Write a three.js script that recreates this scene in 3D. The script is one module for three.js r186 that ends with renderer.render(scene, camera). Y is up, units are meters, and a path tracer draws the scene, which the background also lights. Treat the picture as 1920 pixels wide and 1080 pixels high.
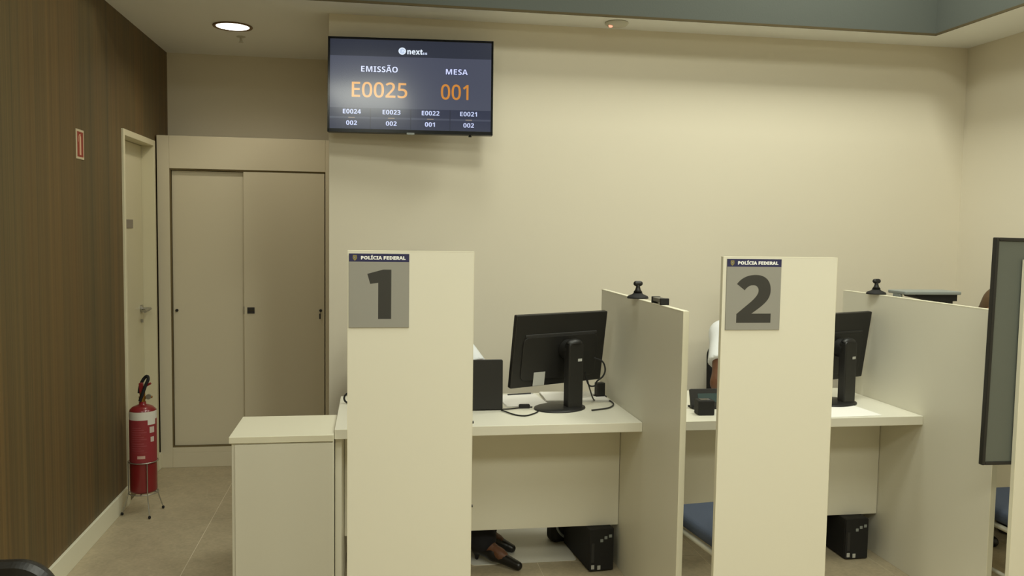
import * as THREE from 'three';
import { RoundedBoxGeometry } from 'three/addons/geometries/RoundedBoxGeometry.js';
import { mergeGeometries, mergeVertices } from 'three/addons/utils/BufferGeometryUtils.js';
import { MarchingCubes } from 'three/addons/objects/MarchingCubes.js';
import { RectAreaLightUniformsLib } from 'three/addons/lights/RectAreaLightUniformsLib.js';

// ------------------------------------------------------------ camera, exposure
RectAreaLightUniformsLib.init();
const scene = new THREE.Scene();
scene.background = new THREE.Color(0x000000);
const renderer = new THREE.WebGLRenderer({ antialias: true });
renderer.toneMapping = THREE.LinearToneMapping;
const EXPOSURE = 0.94;
renderer.toneMappingExposure = EXPOSURE;
renderer.shadowMap.enabled = true;

const FOCAL = 1586.2, R = Math.PI / 180;
const camera = new THREE.PerspectiveCamera(2 * Math.atan(540 / FOCAL) / R, 1920 / 1080, 0.05, 60);
{
  const yaw = 9.318 * R, pitch = 3.931 * R, roll = -0.855 * R;
  const fwd = new THREE.Vector3(Math.sin(yaw) * Math.cos(pitch), -Math.sin(pitch), -Math.cos(yaw) * Math.cos(pitch));
  const right = new THREE.Vector3(Math.cos(yaw), 0, Math.sin(yaw));
  const down = new THREE.Vector3().crossVectors(fwd, right);
  const r2 = right.clone().multiplyScalar(Math.cos(roll)).addScaledVector(down, Math.sin(roll));
  const d2 = down.clone().multiplyScalar(Math.cos(roll)).addScaledVector(right, -Math.sin(roll));
  camera.matrixAutoUpdate = true;
  camera.quaternion.setFromRotationMatrix(new THREE.Matrix4().makeBasis(r2, d2.clone().negate(), fwd.clone().negate()));
  camera.position.set(0, 1.55, 0);
}
// unseen ceiling lamps, some added as fill light: [x, y, z, size x, size z, strength]
const LAMP_COLOR = new THREE.Color().setRGB(0.97, 0.99, 0.85);
const LAMPS = [
  [0.55, 3.85, -3.55, 0.6, 0.6, 10],
  [2.35, 3.85, -3.55, 0.6, 0.6, 38],
  [1.1, 3.85, -2.2, 0.6, 0.6, 32],  // added lamp, lifts the upper wall
  [-0.62, 3.1, -1.35, 0.65, 0.85, 10],
  [1.6, 3.1, -1.35, 0.65, 0.85, 10],
  [0.4, 2.655, -0.25, 1.2, 0.6, 12],  // added low panel, frontal fill for the number panels
  [2.0, 2.655, -0.25, 1.2, 0.6, 12],  // added low panel, second half of the frontal fill
];
const DOWNLIGHT = 1.95;

// ------------------------------------------------------------ helpers
let seed = 12345;
const rnd = () => { seed = (seed * 1664525 + 1013904223) >>> 0; return seed / 4294967296; };
const used = {};
function numbered(n) { if (!(n in used)) { used[n] = 0; return n; } used[n]++; return n + '_' + String(used[n]).padStart(3, '0'); }
function finish(o) { o.castShadow = true; o.receiveShadow = true; return o; }
function part(name, geo, mat, parent, label) {
  const m = finish(new THREE.Mesh(Array.isArray(geo) ? join(geo) : geo, mat));
  m.name = name; if (label) m.userData.label = label; parent.add(m); return m;
}
function thing(name, label, category, pos = [0, 0, 0], turn = 0, group) {
  const o = new THREE.Group(); o.name = numbered(name); o.position.set(...pos); o.rotation.y = turn;
  o.userData = { label, category }; if (group) o.userData.group = group; scene.add(o); return o;
}
function single(name, geo, mat, label, category, group) {
  const m = part(numbered(name), geo, mat, scene); m.userData = { label, category }; if (group) m.userData.group = group; return m;
}
function struct(name, geo, mat, label, category) {
  const m = part(name, geo, mat, scene); m.userData = { kind: 'structure', label, category }; return m;
}
function dup(src, label, pos, turn) {
  const c = src.clone(); c.name = numbered(src.name.replace(/_\d{3}$/, '')); c.userData = { ...src.userData, label };
  if (pos) c.position.set(...pos); if (turn !== undefined) c.rotation.y = turn; scene.add(c); return c;
}
function clean(g) { g = g.index ? g.toNonIndexed() : g; for (const k of Object.keys(g.attributes)) if (!['position', 'normal', 'uv'].includes(k)) g.deleteAttribute(k); if (!g.attributes.uv) g.setAttribute('uv', new THREE.BufferAttribute(new Float32Array(g.attributes.position.count * 2), 2)); return g; }
function join(list) { return mergeGeometries(list.map(clean)); }
// box between two corners, rounded edges, uv in metres
function bx(x0, x1, y0, y1, z0, z1, r = 0.002) {
  const w = x1 - x0, h = y1 - y0, d = z1 - z0;
  let g = r > 0 ? new RoundedBoxGeometry(w, h, d, 1, Math.min(r, w * .49, h * .49, d * .49)) : new THREE.BoxGeometry(w, h, d);
  g.translate((x0 + x1) / 2, (y0 + y1) / 2, (z0 + z1) / 2);
  return metreUV(g);
}
function metreUV(g) {
  const p = g.attributes.position, n = g.attributes.normal, uv = new Float32Array(p.count * 2);
  for (let i = 0; i < p.count; i++) {
    const ax = Math.abs(n.getX(i)), ay = Math.abs(n.getY(i)), az = Math.abs(n.getZ(i));
    if (ax >= ay && ax >= az) { uv[2 * i] = p.getZ(i); uv[2 * i + 1] = p.getY(i); }
    else if (ay >= az) { uv[2 * i] = p.getX(i); uv[2 * i + 1] = p.getZ(i); }
    else { uv[2 * i] = p.getX(i); uv[2 * i + 1] = p.getY(i); }
  }
  g.setAttribute('uv', new THREE.BufferAttribute(uv, 2)); return g;
}
function cyl(r0, r1, h, x, y, z, seg = 24) { const g = new THREE.CylinderGeometry(r1, r0, h, seg); g.translate(x, y + h / 2, z); return g; }
function lathe(pts, seg = 32) { return new THREE.LatheGeometry(pts.map(p => new THREE.Vector2(p[0], p[1])), seg); }
const V = (a) => new THREE.Vector3(...a);
function tube(pts, r, seg = 24, rad = 8, tension = 0.5) { return new THREE.TubeGeometry(new THREE.CatmullRomCurve3(pts.map(V), false, 'catmullrom', tension), seg, r, rad); }
function rod(a, b, r, rad = 12) {
  const A = V(a), B = V(b), g = new THREE.CylinderGeometry(r, r, A.distanceTo(B), rad);
  g.applyQuaternion(new THREE.Quaternion().setFromUnitVectors(new THREE.Vector3(0, 1, 0), B.clone().sub(A).normalize()));
  g.translate((A.x + B.x) / 2, (A.y + B.y) / 2, (A.z + B.z) / 2); return g;
}
function roundedPlate(w, h, d, r, bevel = 0.002) {
  const s = new THREE.Shape(), x = -w / 2, y = -h / 2;
  s.moveTo(x + r, y); s.lineTo(x + w - r, y); s.absarc(x + w - r, y + r, r, -Math.PI / 2, 0); s.lineTo(x + w, y + h - r); s.absarc(x + w - r, y + h - r, r, 0, Math.PI / 2);
  s.lineTo(x + r, y + h); s.absarc(x + r, y + h - r, r, Math.PI / 2, Math.PI); s.lineTo(x, y + r); s.absarc(x + r, y + r, r, Math.PI, 1.5 * Math.PI);
  const g = new THREE.ExtrudeGeometry(s, { depth: Math.max(d - 2 * bevel, 1e-4), bevelEnabled: bevel > 0, bevelSize: bevel, bevelThickness: bevel, bevelOffset: -bevel, bevelSegments: 2, curveSegments: 8 });
  g.translate(0, 0, -d / 2 + bevel); return g;
}
// ------------------------------------------------------------ textures (colour grain only)
function dataTex(w, h, fn, srgb) {
  const d = new Uint8Array(w * h * 4);
  for (let j = 0; j < h; j++) for (let i = 0; i < w; i++) { const c = fn(i, j); const k = 4 * (j * w + i); d[k] = c[0]; d[k + 1] = c[1]; d[k + 2] = c[2]; d[k + 3] = 255; }
  const t = new THREE.DataTexture(d, w, h); t.wrapS = t.wrapT = THREE.RepeatWrapping; t.magFilter = THREE.LinearFilter; t.minFilter = THREE.LinearMipmapLinearFilter; t.generateMipmaps = true;
  if (srgb) t.colorSpace = THREE.SRGBColorSpace; t.needsUpdate = true; return t;
}
function tileNoise(n) { const a = new Float32Array(n * n); for (let i = 0; i < a.length; i++) a[i] = rnd(); return (x, y) => { x = ((x % n) + n) % n; y = ((y % n) + n) % n; const i = Math.floor(x), j = Math.floor(y), u = x - i, v = y - j, s = u * u * (3 - 2 * u), t = v * v * (3 - 2 * v); const g = (p, q) => a[(q % n) * n + (p % n)]; return (g(i, j) * (1 - s) + g(i + 1, j) * s) * (1 - t) + (g(i, j + 1) * (1 - s) + g(i + 1, j + 1) * s) * t; }; }
const nA = tileNoise(64), nB = tileNoise(128), nC = tileNoise(16);
const clamp = (v, a = 0, b = 255) => Math.max(a, Math.min(b, v));
// vertical wood grain: 2 m x 4 m, fine streaks across, long drifts along
const woodMap = dataTex(2048, 512, (i, j) => {
  const x = i / 2048, y = j / 512;
  const s1 = nB(x * 128, y * 1) - .5, s2 = nB(x * 512 + 11, y * 2) - .5, s3 = nB(x * 1024 + 37, y * 4 + 5) - .5, s4 = nC(x * 16, y * 2) - .5;
  const v = 1 + s1 * .12 + s2 * .2 + s3 * .12 + s4 * .05, red = s4 * 7 + s1 * 5;
  return [clamp(97 * v + red), clamp(79 * v), clamp(47 * v - red * .4)];
}, true);
woodMap.repeat.set(1 / 2, 1 / 4);
const grainBump = dataTex(256, 256, (i, j) => { const v = 128 + (nB(i / 2, j / 2) - .5) * 120 + (nA(i / 4, j / 4) - .5) * 80; return [v, v, v]; });
grainBump.repeat.set(2, 2);
function tileMap(a, b, c, amp) { const t = dataTex(256, 256, (i, j) => { const v = 1 + (nA(i / 4, j / 4) - .5) * amp + (nB(i / 2, j / 2) - .5) * amp * .8 + (nC(i / 16, j / 16) - .5) * amp * .8; return [clamp(a * v), clamp(b * v), clamp(c * v)]; }, true); return t; }
const floorMap = tileMap(174, 161, 134, .07); floorMap.repeat.set(1.25, 1.25);
const M = {};
const std = (o) => new THREE.MeshStandardMaterial(o);
const phy = (o) => new THREE.MeshPhysicalMaterial(o);
M.wall = std({ color: 0xe0d8c4, roughness: .85, bumpMap: grainBump, bumpScale: .00012 });
M.ceil = std({ color: 0xeeeee9, roughness: .9, bumpMap: grainBump, bumpScale: .00012 });
M.tray = std({ color: 0x525650, roughness: .9, bumpMap: grainBump, bumpScale: .0004 });
M.wood = std({ map: woodMap, roughness: .55 });
M.base = std({ color: 0xe4e0c8, roughness: .45 });
M.tile = phy({ map: floorMap, roughness: .42 });
M.grout = std({ color: 0xdcd2ba, roughness: .9 });
M.lam = phy({ color: 0xdedac9, roughness: .45 });      // cream melamine of desks, panels
M.edge = phy({ color: 0xe6e1ca, roughness: .4 });       // edge banding
M.ward = phy({ color: 0xd3cab2, roughness: .5 });
M.groove = std({ color: 0x4c4126, roughness: .9 });  // pull cross; also the painted shade of the ceiling edge gap
M.track = std({ color: 0x6a5c3c, roughness: .9 });
M.doorP = phy({ color: 0xd8d1b4, roughness: .4 });
M.black = phy({ color: 0x1b1a18, roughness: .45 });
M.blackMatt = std({ color: 0x161514, roughness: .75 });
M.blackGloss = phy({ color: 0x0c0c0c, roughness: .15 });
M.dark = std({ color: 0x2c2b2a, roughness: .6 });
M.rubber = std({ color: 0x121110, roughness: .85 });
M.silver = phy({ color: 0xb4b2aa, roughness: .35, metalness: .9 });
M.greyPl = phy({ color: 0x8d9391, roughness: .4 });
M.red = phy({ color: 0x7c1a1e, roughness: .32, clearcoat: .4 });
M.whiteTube = phy({ color: 0xc9c6b6, roughness: .4 });
M.blueFab = std({ color: 0x4a5365, roughness: .95, bumpMap: grainBump, bumpScale: .001 });
M.leather = phy({ color: 0x15130f, roughness: .42, bumpMap: grainBump, bumpScale: .0006 });
M.paper = std({ color: 0xf4f1ea, roughness: .8 });
M.boardGrey = std({ color: 0x5f635b, roughness: .7 });
M.skin = phy({ color: 0x5e3a22, roughness: .55 });
M.skinLight = phy({ color: 0x9a6a48, roughness: .55 });
M.shirt = std({ color: 0xe6e8ea, roughness: .85, side: THREE.DoubleSide });
M.darkCloth = std({ color: 0x14141a, roughness: .9 });
M.greyCloth = std({ color: 0x4a4a4c, roughness: .9 });
M.hairDark = std({ color: 0x17110c, roughness: .6 });
M.hairBrown = std({ color: 0x5a4228, roughness: .65 });
M.eyeWhite = phy({ color: 0xd8d4cc, roughness: .3 });
M.shoe = phy({ color: 0x100e0d, roughness: .35 });
M.sticker = std({ color: 0xb6b6b0, roughness: .7 });
M.brass = phy({ color: 0xa97b3a, roughness: .35, metalness: .8 });

// ------------------------------------------------------------ the room shell
const XL = -1.343, XR = 3.51, ZB = -4.65, ZR = -5.93, ZF = 2.6, CE = 2.675, WX = -0.238;
{
  const fl = struct('floor', bx(XL - .12, XR + .12, -.16, -.0012, ZR - .12, ZF + .12, 0), M.grout, 'grey beige floor of large square tiles with thin pale joints', 'floor');
  const T = .8, g = .003, xs = -.84, zs = -3.78; // one joint runs past the low cabinet
  for (let a = -1; a < 6; a++) for (let b = -3; b < 11; b++) {
    const x0 = Math.max(XL, xs + a * T + g / 2), x1 = Math.min(XR, xs + (a + 1) * T - g / 2), z0 = Math.max(ZR, zs + b * T + g / 2), z1 = Math.min(ZF, zs + (b + 1) * T - g / 2);
    if (x1 - x0 < .03 || z1 - z0 < .03) continue;
    part('floor_tile', bx(x0, x1, -.0011, 0, z0, z1, .0004), M.tile, fl);
  }
  // wood clad left wall with the door opening
  const s = new THREE.Shape(); s.moveTo(-ZF - .12, 0); s.lineTo(-ZR, 0); s.lineTo(-ZR, 4.1); s.lineTo(-ZF - .12, 4.1); s.closePath();
  const hole = new THREE.Path(); hole.moveTo(4.905, .001); hole.lineTo(5.52, .001); hole.lineTo(5.52, 2.035); hole.lineTo(4.905, 2.035); hole.closePath(); s.holes.push(hole);
  let g1 = new THREE.ExtrudeGeometry(s, { depth: .12, bevelEnabled: false }); g1.rotateY(Math.PI / 2); g1.translate(XL - .12, 0, 0); metreUV(g1);
  struct('wall_left', g1, M.wood, 'left wall clad in brown vertical grain wood laminate', 'wall');
  struct('baseboard_left', [bx(XL, XL + .014, 0, .104, -4.88, ZF, .002), bx(XL, XL + .014, 0, .104, -5.592, -5.55, .002)], M.base, 'white skirting board along the wood clad wall', 'baseboard');
  struct('wall_back', bx(WX, XR + .12, 0, 4.1, ZB - .1, ZB, .003), M.wall, 'cream painted main wall behind the service desks', 'wall');
  struct('wall_recess_side', bx(WX, WX + .1, 0, 4.1, ZR, ZB - .1, 0), M.wall, 'cream side wall of the wardrobe recess', 'wall');
  struct('wall_recess_back', bx(XL - .12, WX + .1, 0, 4.1, ZR - .12, ZR, 0), M.wall, 'cream wall above the wardrobe in the recess', 'wall');
  struct('wall_right', bx(XR, XR + .12, 0, 4.1, ZB, ZF, 0), M.wall, 'cream painted right wall meeting the main wall in the corner', 'wall');
  struct('wall_front', bx(XL, XR + .12, 0, 4.1, ZF, ZF + .12, 0), M.wall, 'cream wall on the public side of the room', 'wall');
  // plaster ceiling with the opening of the raised dark ceiling
  const TX0 = -1.2, TX1 = 3.118, TZ0 = -4.402, TZ1 = -.7;
  const c = [bx(XL, XR, CE, CE + .07, ZR, TZ0, 0), bx(XL, XR, CE, CE + .07, TZ1, ZF, 0), bx(XL, TX0, CE, CE + .07, TZ0, TZ1, 0), bx(TX1, XR, CE, CE + .07, TZ0, TZ1, 0)];
  struct('ceiling', c, M.ceil, 'pale plaster ceiling border around the dark raised ceiling', 'ceiling');
  const t = .05, y0 = CE + .007;
  struct('ceiling_upstand', [bx(TX0 - t, TX1 + t, y0, 4.0, TZ0 - t, TZ0 + .002, 0), bx(TX0 - t, TX1 + t, y0, 4.0, TZ1 - .002, TZ1 + t, 0), bx(TX0 - t, TX0 + .002, y0, 4.0, TZ0, TZ1, 0), bx(TX1 - .002, TX1 + t, y0, 4.0, TZ0, TZ1, 0)], M.tray, 'dark grey upright sides of the raised ceiling', 'ceiling');
  struct('ceiling_raised', bx(TX0 - .1, TX1 + .1, 4.0, 4.08, TZ0 - .1, TZ1 + .1, 0), M.tray, 'dark grey raised ceiling slab', 'ceiling');
  struct('trim_1', [bx(TX0, TX1, y0 - .008, y0 + .004, TZ0 - .001, TZ0 + .005, 0), bx(TX1 - .005, TX1 + .001, y0 - .008, y0 + .004, TZ0, TZ1, 0), bx(TX0 - .001, TX0 + .005, y0 - .008, y0 + .004, TZ0, TZ1, 0)], M.groove, 'thin dark strip standing for the shadow gap around the raised ceiling', 'trim');  // shade of the edge gap put in as a dark strip
}
// ceiling lamps, inferred ones and added fill (each panel glows and carries its area light)
for (const [x, y, z, w, d, k] of LAMPS) {
  const up = y > 3 ? 4.0 - y : .11;
  const t = thing('ceiling_lamp', 'unseen white light panel above the room, the low pair and high middle one added as fill', 'ceiling lamp', [x, y, z], 0, 'ceiling light panels');
  part('housing', bx(-w / 2 - .02, w / 2 + .02, .012, Math.min(.05, up), -d / 2 - .02, d / 2 + .02, .003), M.whiteTube, t);
  if (up > .12) for (const q of [-1, 1]) part('suspension', rod([q * w / 3, .05, 0], [q * w / 3, up, 0], .006), M.silver, t);
  part('diffuser', bx(-w / 2, w / 2, 0, .012, -d / 2, d / 2, .001), std({ color: 0xffffff, roughness: .6, emissive: LAMP_COLOR, emissiveIntensity: 2.2 }), t);
  const l = new THREE.RectAreaLight(LAMP_COLOR, k, w, d); l.position.set(0, -.004, 0); l.rotation.x = -Math.PI / 2; l.name = 'lamp_light'; t.add(l);
}
// ------------------------------------------------------------ door in the wood wall
{
  const d = thing('door_1', 'white painted door set in a frame in the wood clad wall', 'door', [0, 0, 0]); d.userData.kind = 'structure';
  const fr = [bx(XL - .1, XL + .012, 0, 2.065, -4.905, -4.877, .003), bx(XL - .1, XL + .012, 0, 2.065, -5.548, -5.515, .003), bx(XL - .1, XL + .012, 2.03, 2.065, -5.515, -4.905, .003)];
  part('door_frame', fr, M.doorP, d);
  const leaf = part('door_leaf', bx(XL - .1, XL - .062, .006, 2.028, -5.512, -4.907, .002), M.doorP, d);
  part('rosette', [(() => { const g = new THREE.CylinderGeometry(.024, .024, .012, 20); g.rotateZ(Math.PI / 2); g.translate(XL - .057, 1.035, -5.455); return g; })()], M.silver, leaf);
  part('lever_handle', [rod([XL - .06, 1.035, -5.455], [XL - .005, 1.035, -5.455], .009), rod([XL - .008, 1.035, -5.455], [XL - .008, 1.03, -5.33], .009), cyl(.007, .007, .02, XL - .056, .95, -5.455)], M.silver, leaf);
  part('door_plate', bx(XL - .064, XL - .058, 1.527, 1.577, -5.3, -5.16, .001), std({ color: 0x8d8478, roughness: .5 }), leaf, 'small grey plate on the door');
}
// ------------------------------------------------------------ wardrobe with two sliding doors
{
  const z = -5.593, w = thing('wardrobe', 'tall cream wardrobe with two sliding doors in the recess', 'wardrobe', [0, 0, 0]);
  const x0 = -1.335, x1 = -.2395;
  part('carcass', [bx(x0, -1.262, 0, 2.105, z - .32, z, .003), bx(-.308, x1, 0, 2.105, z - .32, z, .003), bx(-1.262, -.308, 1.902, 2.105, z - .32, z, .002), bx(-1.262, -.308, .094, .13, z - .32, z - .004, .002), bx(-1.262, -.308, .13, 1.902, z - .32, z - .1, 0)], M.ward, w);
  part('plinth', bx(-1.262, -.308, 0, .094, z - .3, z - .002, .002), M.ward, w);
  part('door_track', [bx(-1.262, -.308, 1.893, 1.902, z - .07, z - .006, 0), bx(-1.262, -.308, .13, .136, z - .07, z - .006, 0), bx(-1.262, -1.256, .136, 1.893, z - .07, z - .008, 0)], M.track, w);
  const dl = part('sliding_door', bx(-1.254, -.79, .137, 1.891, z - .05, z - .03, .002), M.ward, w);
  const lock = (x, zz) => { const g = new THREE.CylinderGeometry(.009, .009, .012, 16); g.rotateX(Math.PI / 2); g.translate(x, 1.009, zz); return g; };
  part('lock', lock(-1.231, z - .027), M.black, dl);
  const dr = part('sliding_door', bx(-.817, -.314, .137, 1.891, z - .026, z - .006, .002), M.ward, w);
  const pull = part('square_pull', [bx(-.797, -.752, .99, 1.03, z - .006, z - .002, .001)], M.dark, dr);
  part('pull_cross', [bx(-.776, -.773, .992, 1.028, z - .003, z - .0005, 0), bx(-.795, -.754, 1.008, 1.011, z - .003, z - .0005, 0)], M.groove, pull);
  part('edge_pull', bx(-.8185, -.8155, .985, 1.035, z - .02, z - .004, .0008), M.dark, dr);
  part('lock', lock(-.338, z - .003), M.black, dr);
  part('key', [bx(-.3385, -.3375, .99, 1.008, z + .001, z + .012, 0), bx(-.347, -.337, .955, .99, z + .004, z + .007, .001)], M.dark, dr);
}
// ------------------------------------------------------------ downlight, sprinkler, detector
{
  const t = thing('downlight', 'round recessed downlight glowing white in the ceiling before the wardrobe', 'downlight', [-.79, CE, -5.06]);
  part('ring', lathe([[.09, 0], [.106, 0], [.109, -.004], [.107, -.008], [.092, -.006], [.09, 0]], 40), std({ color: 0x7a5d38, roughness: .4, metalness: .3 }), t);
  part('diffuser', cyl(.09, .09, .004, 0, -.005, 0, 40), std({ color: 0xffffff, emissive: new THREE.Color().setRGB(1, .96, .85), emissiveIntensity: 3 / EXPOSURE }), t);
  const l = new THREE.SpotLight(new THREE.Color().setRGB(1, .93, .75), DOWNLIGHT, 6, 75 * R, .6, 2); l.position.set(0, -.012, 0); l.target.position.set(0, -2, 0); l.shadow.radius = 4; l.castShadow = true; l.name = 'downlight_light'; t.add(l); t.add(l.target);
  const s = thing('sprinkler', 'small white sprinkler head hanging from the ceiling beyond the downlight', 'sprinkler', [-.785, CE, -5.33]);
  part('escutcheon', lathe([[.001, 0], [.026, 0], [.026, -.003], [.012, -.006], [.001, -.006]], 24), M.whiteTube, s);
  part('head', [cyl(.007, .007, .02, 0, -.026, 0), cyl(.014, .014, .002, 0, -.034, 0), rod([-.006, -.03, 0], [-.006, -.02, 0], .002), rod([.006, -.03, 0], [.006, -.02, 0], .002)], M.whiteTube, s);
  const a = thing('smoke_detector', 'flat ceiling detector with a glowing red indicator above the main wall', 'detector', [1.29, CE, -4.505]);
  part('body', lathe([[.001, 0], [.062, 0], [.064, -.006], [.052, -.018], [.03, -.024], [.001, -.025]], 32), M.whiteTube, a);
  part('indicator_light', (() => { const g = new THREE.SphereGeometry(.012, 16, 12); g.translate(-.035, -.019, .008); return g; })(), std({ color: 0xff8060, emissive: new THREE.Color().setRGB(1, .32, .2), emissiveIntensity: 1.6 / EXPOSURE }), a);
}
// ------------------------------------------------------------ television
function canvasTex(w, h, draw) { const c = document.createElement('canvas'); c.width = w; c.height = h; const g = c.getContext('2d'); draw(g, w, h); const t = new THREE.CanvasTexture(c); t.colorSpace = THREE.SRGBColorSpace; t.magFilter = THREE.LinearFilter; t.anisotropy = 8; return t; }
{
  const W = .857, H = .4935;
  const screenTex = canvasTex(1280, 736, (g, w, h) => {
    g.fillStyle = '#474b5c'; g.fillRect(0, 0, w, h);
    g.fillStyle = '#2a2e3c'; g.fillRect(0, 0, w, h * .185);
    g.fillStyle = '#2b3045'; g.fillRect(0, h * .765, w, h * .235);
    g.fillStyle = '#43485a'; g.fillRect(0, h * .865, w, h * .02);
    g.fillStyle = '#1f2334'; for (const u of [.25, .5, .745]) g.fillRect(w * u - 3, h * .77, 6, h * .23);
    g.textAlign = 'center'; g.textBaseline = 'middle';
    const txt = (s, u, v, px, col, wd, font = 'bold', out = '#1a2044') => { g.font = font + ' ' + px + 'px sans-serif'; const m = g.measureText(s).width; g.save(); g.translate(w * u, h * v); g.scale(wd * w / m, 1); g.lineJoin = 'round'; if (out) { g.strokeStyle = out; g.lineWidth = out === col ? px * .025 : px * .12; g.strokeText(s, 0, 0); } g.fillStyle = col; g.fillText(s, 0, 0); g.restore(); };
    // logo: round white mark with a curl, then the word
    g.fillStyle = '#e4f0ff'; g.beginPath(); g.arc(w * .444, h * .118, 30, 0, 7); g.fill();
    g.strokeStyle = '#9fb4d8'; g.lineWidth = 4; g.beginPath(); g.arc(w * .444, h * .118, 9, 0, 5.2); g.stroke(); g.beginPath(); g.arc(w * .444, h * .118, 17, .5, 6.1); g.stroke();
    txt('next', .522, .122, 60, '#e8f2ff', .1, 'bold', '#e8f2ff'); txt('ss', .584, .137, 30, '#d8e4fa', .032);
    txt('EMISSÃO', .303, .33, 66, '#dfe6ff', .235); txt('MESA', .782, .335, 62, '#d5dcff', .142);
    txt('E0025', .303, .562, 168, '#e0a050', .36, '', '#e0a050'); txt('001', .782, .565, 168, '#cc8434', .2, '', '#cc8434');
    ['E0024', 'E0023', 'E0022', 'E0021'].forEach((s, i) => txt(s, [.135, .38, .622, .862][i], .808, 52, '#ccd6f6', .116));
    ['002', '002', '001', '002'].forEach((s, i) => txt(s, [.135, .38, .622, .862][i], .935, 50, '#d0d8fa', .07));
    g.fillStyle = '#8a7f74'; for (const u of [.135, .38, .622, .862]) g.fillRect(w * u - 26, h * .869, 52, 8);
  });
  const t = thing('television', 'wall mounted black television showing the queue number E0025', 'television', [.189, 2.289, -4.5]);
  t.rotation.order = 'YXZ'; t.rotation.set(-3.4 * R, -4.98 * R, 0);
  part('housing', [roundedPlate(W, H, .032, .006, .003).translate(0, 0, -.018), bx(-.25, .25, -.19, .1, -.055, -.034, .012)], M.black, t);
  const sc = new THREE.PlaneGeometry(W - .022, H - .03); sc.translate(0, .004, .0005);
  part('screen', sc, phy({ color: 0x050507, roughness: .22, emissive: 0xffffff, emissiveMap: screenTex, emissiveIntensity: 1 / EXPOSURE, clearcoat: .6, clearcoatRoughness: .12 }), t, 'lit screen with white and orange queue numbers');
  const b = .011, fr = [bx(-W / 2, -W / 2 + b, -H / 2, H / 2, -.004, .003, .001), bx(W / 2 - b, W / 2, -H / 2, H / 2, -.004, .003, .001), bx(-W / 2, W / 2, H / 2 - b, H / 2, -.004, .003, .001), bx(-W / 2, W / 2, -H / 2, -H / 2 + b + .008, -.004, .003, .001)];
  part('bezel', fr, M.blackGloss, t);
  part('badge', bx(-.02, .02, -H / 2 - .006, -H / 2 + .004, -.006, .0045, .001), M.greyPl, t);
  part('remote_sensor', cyl(.009, .006, .008, .31, -H / 2 - .009, -.01, 12), M.blackMatt, t);
  part('wall_bracket', [bx(-.06, .06, -.1, .06, -.1, -.05, .004)], M.dark, t);
}
// ------------------------------------------------------------ partitions, desks, low cabinet
const P1 = 1.12, PT = .022, P2 = 2.42, DF = -3.375, DB = -4.05, DY = .75;
function partition(x, label) {
  const t = thing('partition', label, 'partition', [x, 0, 0], 0, 'partitions between the service desks');
  part('panel', bx(0, PT, 0, 1.26, -4.068, -2.944, .001), M.lam, t);
  part('edge_band', [bx(-.0006, PT + .0006, 0, 1.2625, -2.945, -2.941, .001), bx(-.0006, PT + .0006, 1.2585, 1.2625, -4.07, -2.944, .001)], M.edge, t);
  return t;
}
partition(P1, 'cream partition at the right end of the desk with the open monitor');
partition(P2, 'cream partition beside the grey framed board');
function desk(x0, x1, leftLeg, label) {
  const t = thing('desk', label, 'desk', [x0, 0, 0], 0, 'service desks'); const L = x1 - x0;
  part('desk_top', bx(.001, L - .001, DY - .04, DY, DB, DF, .002), M.lam, t);
  part('modesty_panel', bx(leftLeg ? .03 : .002, L - .002, .2, DY - .04, -3.708, -3.69, .0015), M.lam, t);
  if (leftLeg) part('side_panel', bx(.002, .028, 0, DY - .04, DB + .03, DF - .035, .002), M.lam, t);
  part('support_rail', bx(leftLeg ? .03 : .002, L - .002, DY - .1, DY - .04, DB + .06, DB + .078, .001), M.lam, t);
  return t;
}
desk(-.152, P1, true, 'cream service desk with the laptop and the fully visible monitor');
desk(P1 + PT, P2, false, 'cream service desk behind the panel marked 2');
desk(P2 + PT, XR - .002, false, 'cream service desk at the right wall behind the grey framed board');
{
  const t = thing('low_cabinet', 'low cream cabinet standing at the left end of the first desk', 'cabinet', [0, 0, 0]);
  part('body', bx(-.54, -.1525, 0, .708, -3.7, -3.352, .002), M.lam, t);
  part('cabinet_top', bx(-.549, -.1525, .71, .736, -3.708, -3.344, .002), M.edge, t);
  part('front_panel', bx(-.527, -.157, .02, .704, -3.352, -3.346, .001), M.lam, t);
}
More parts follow.
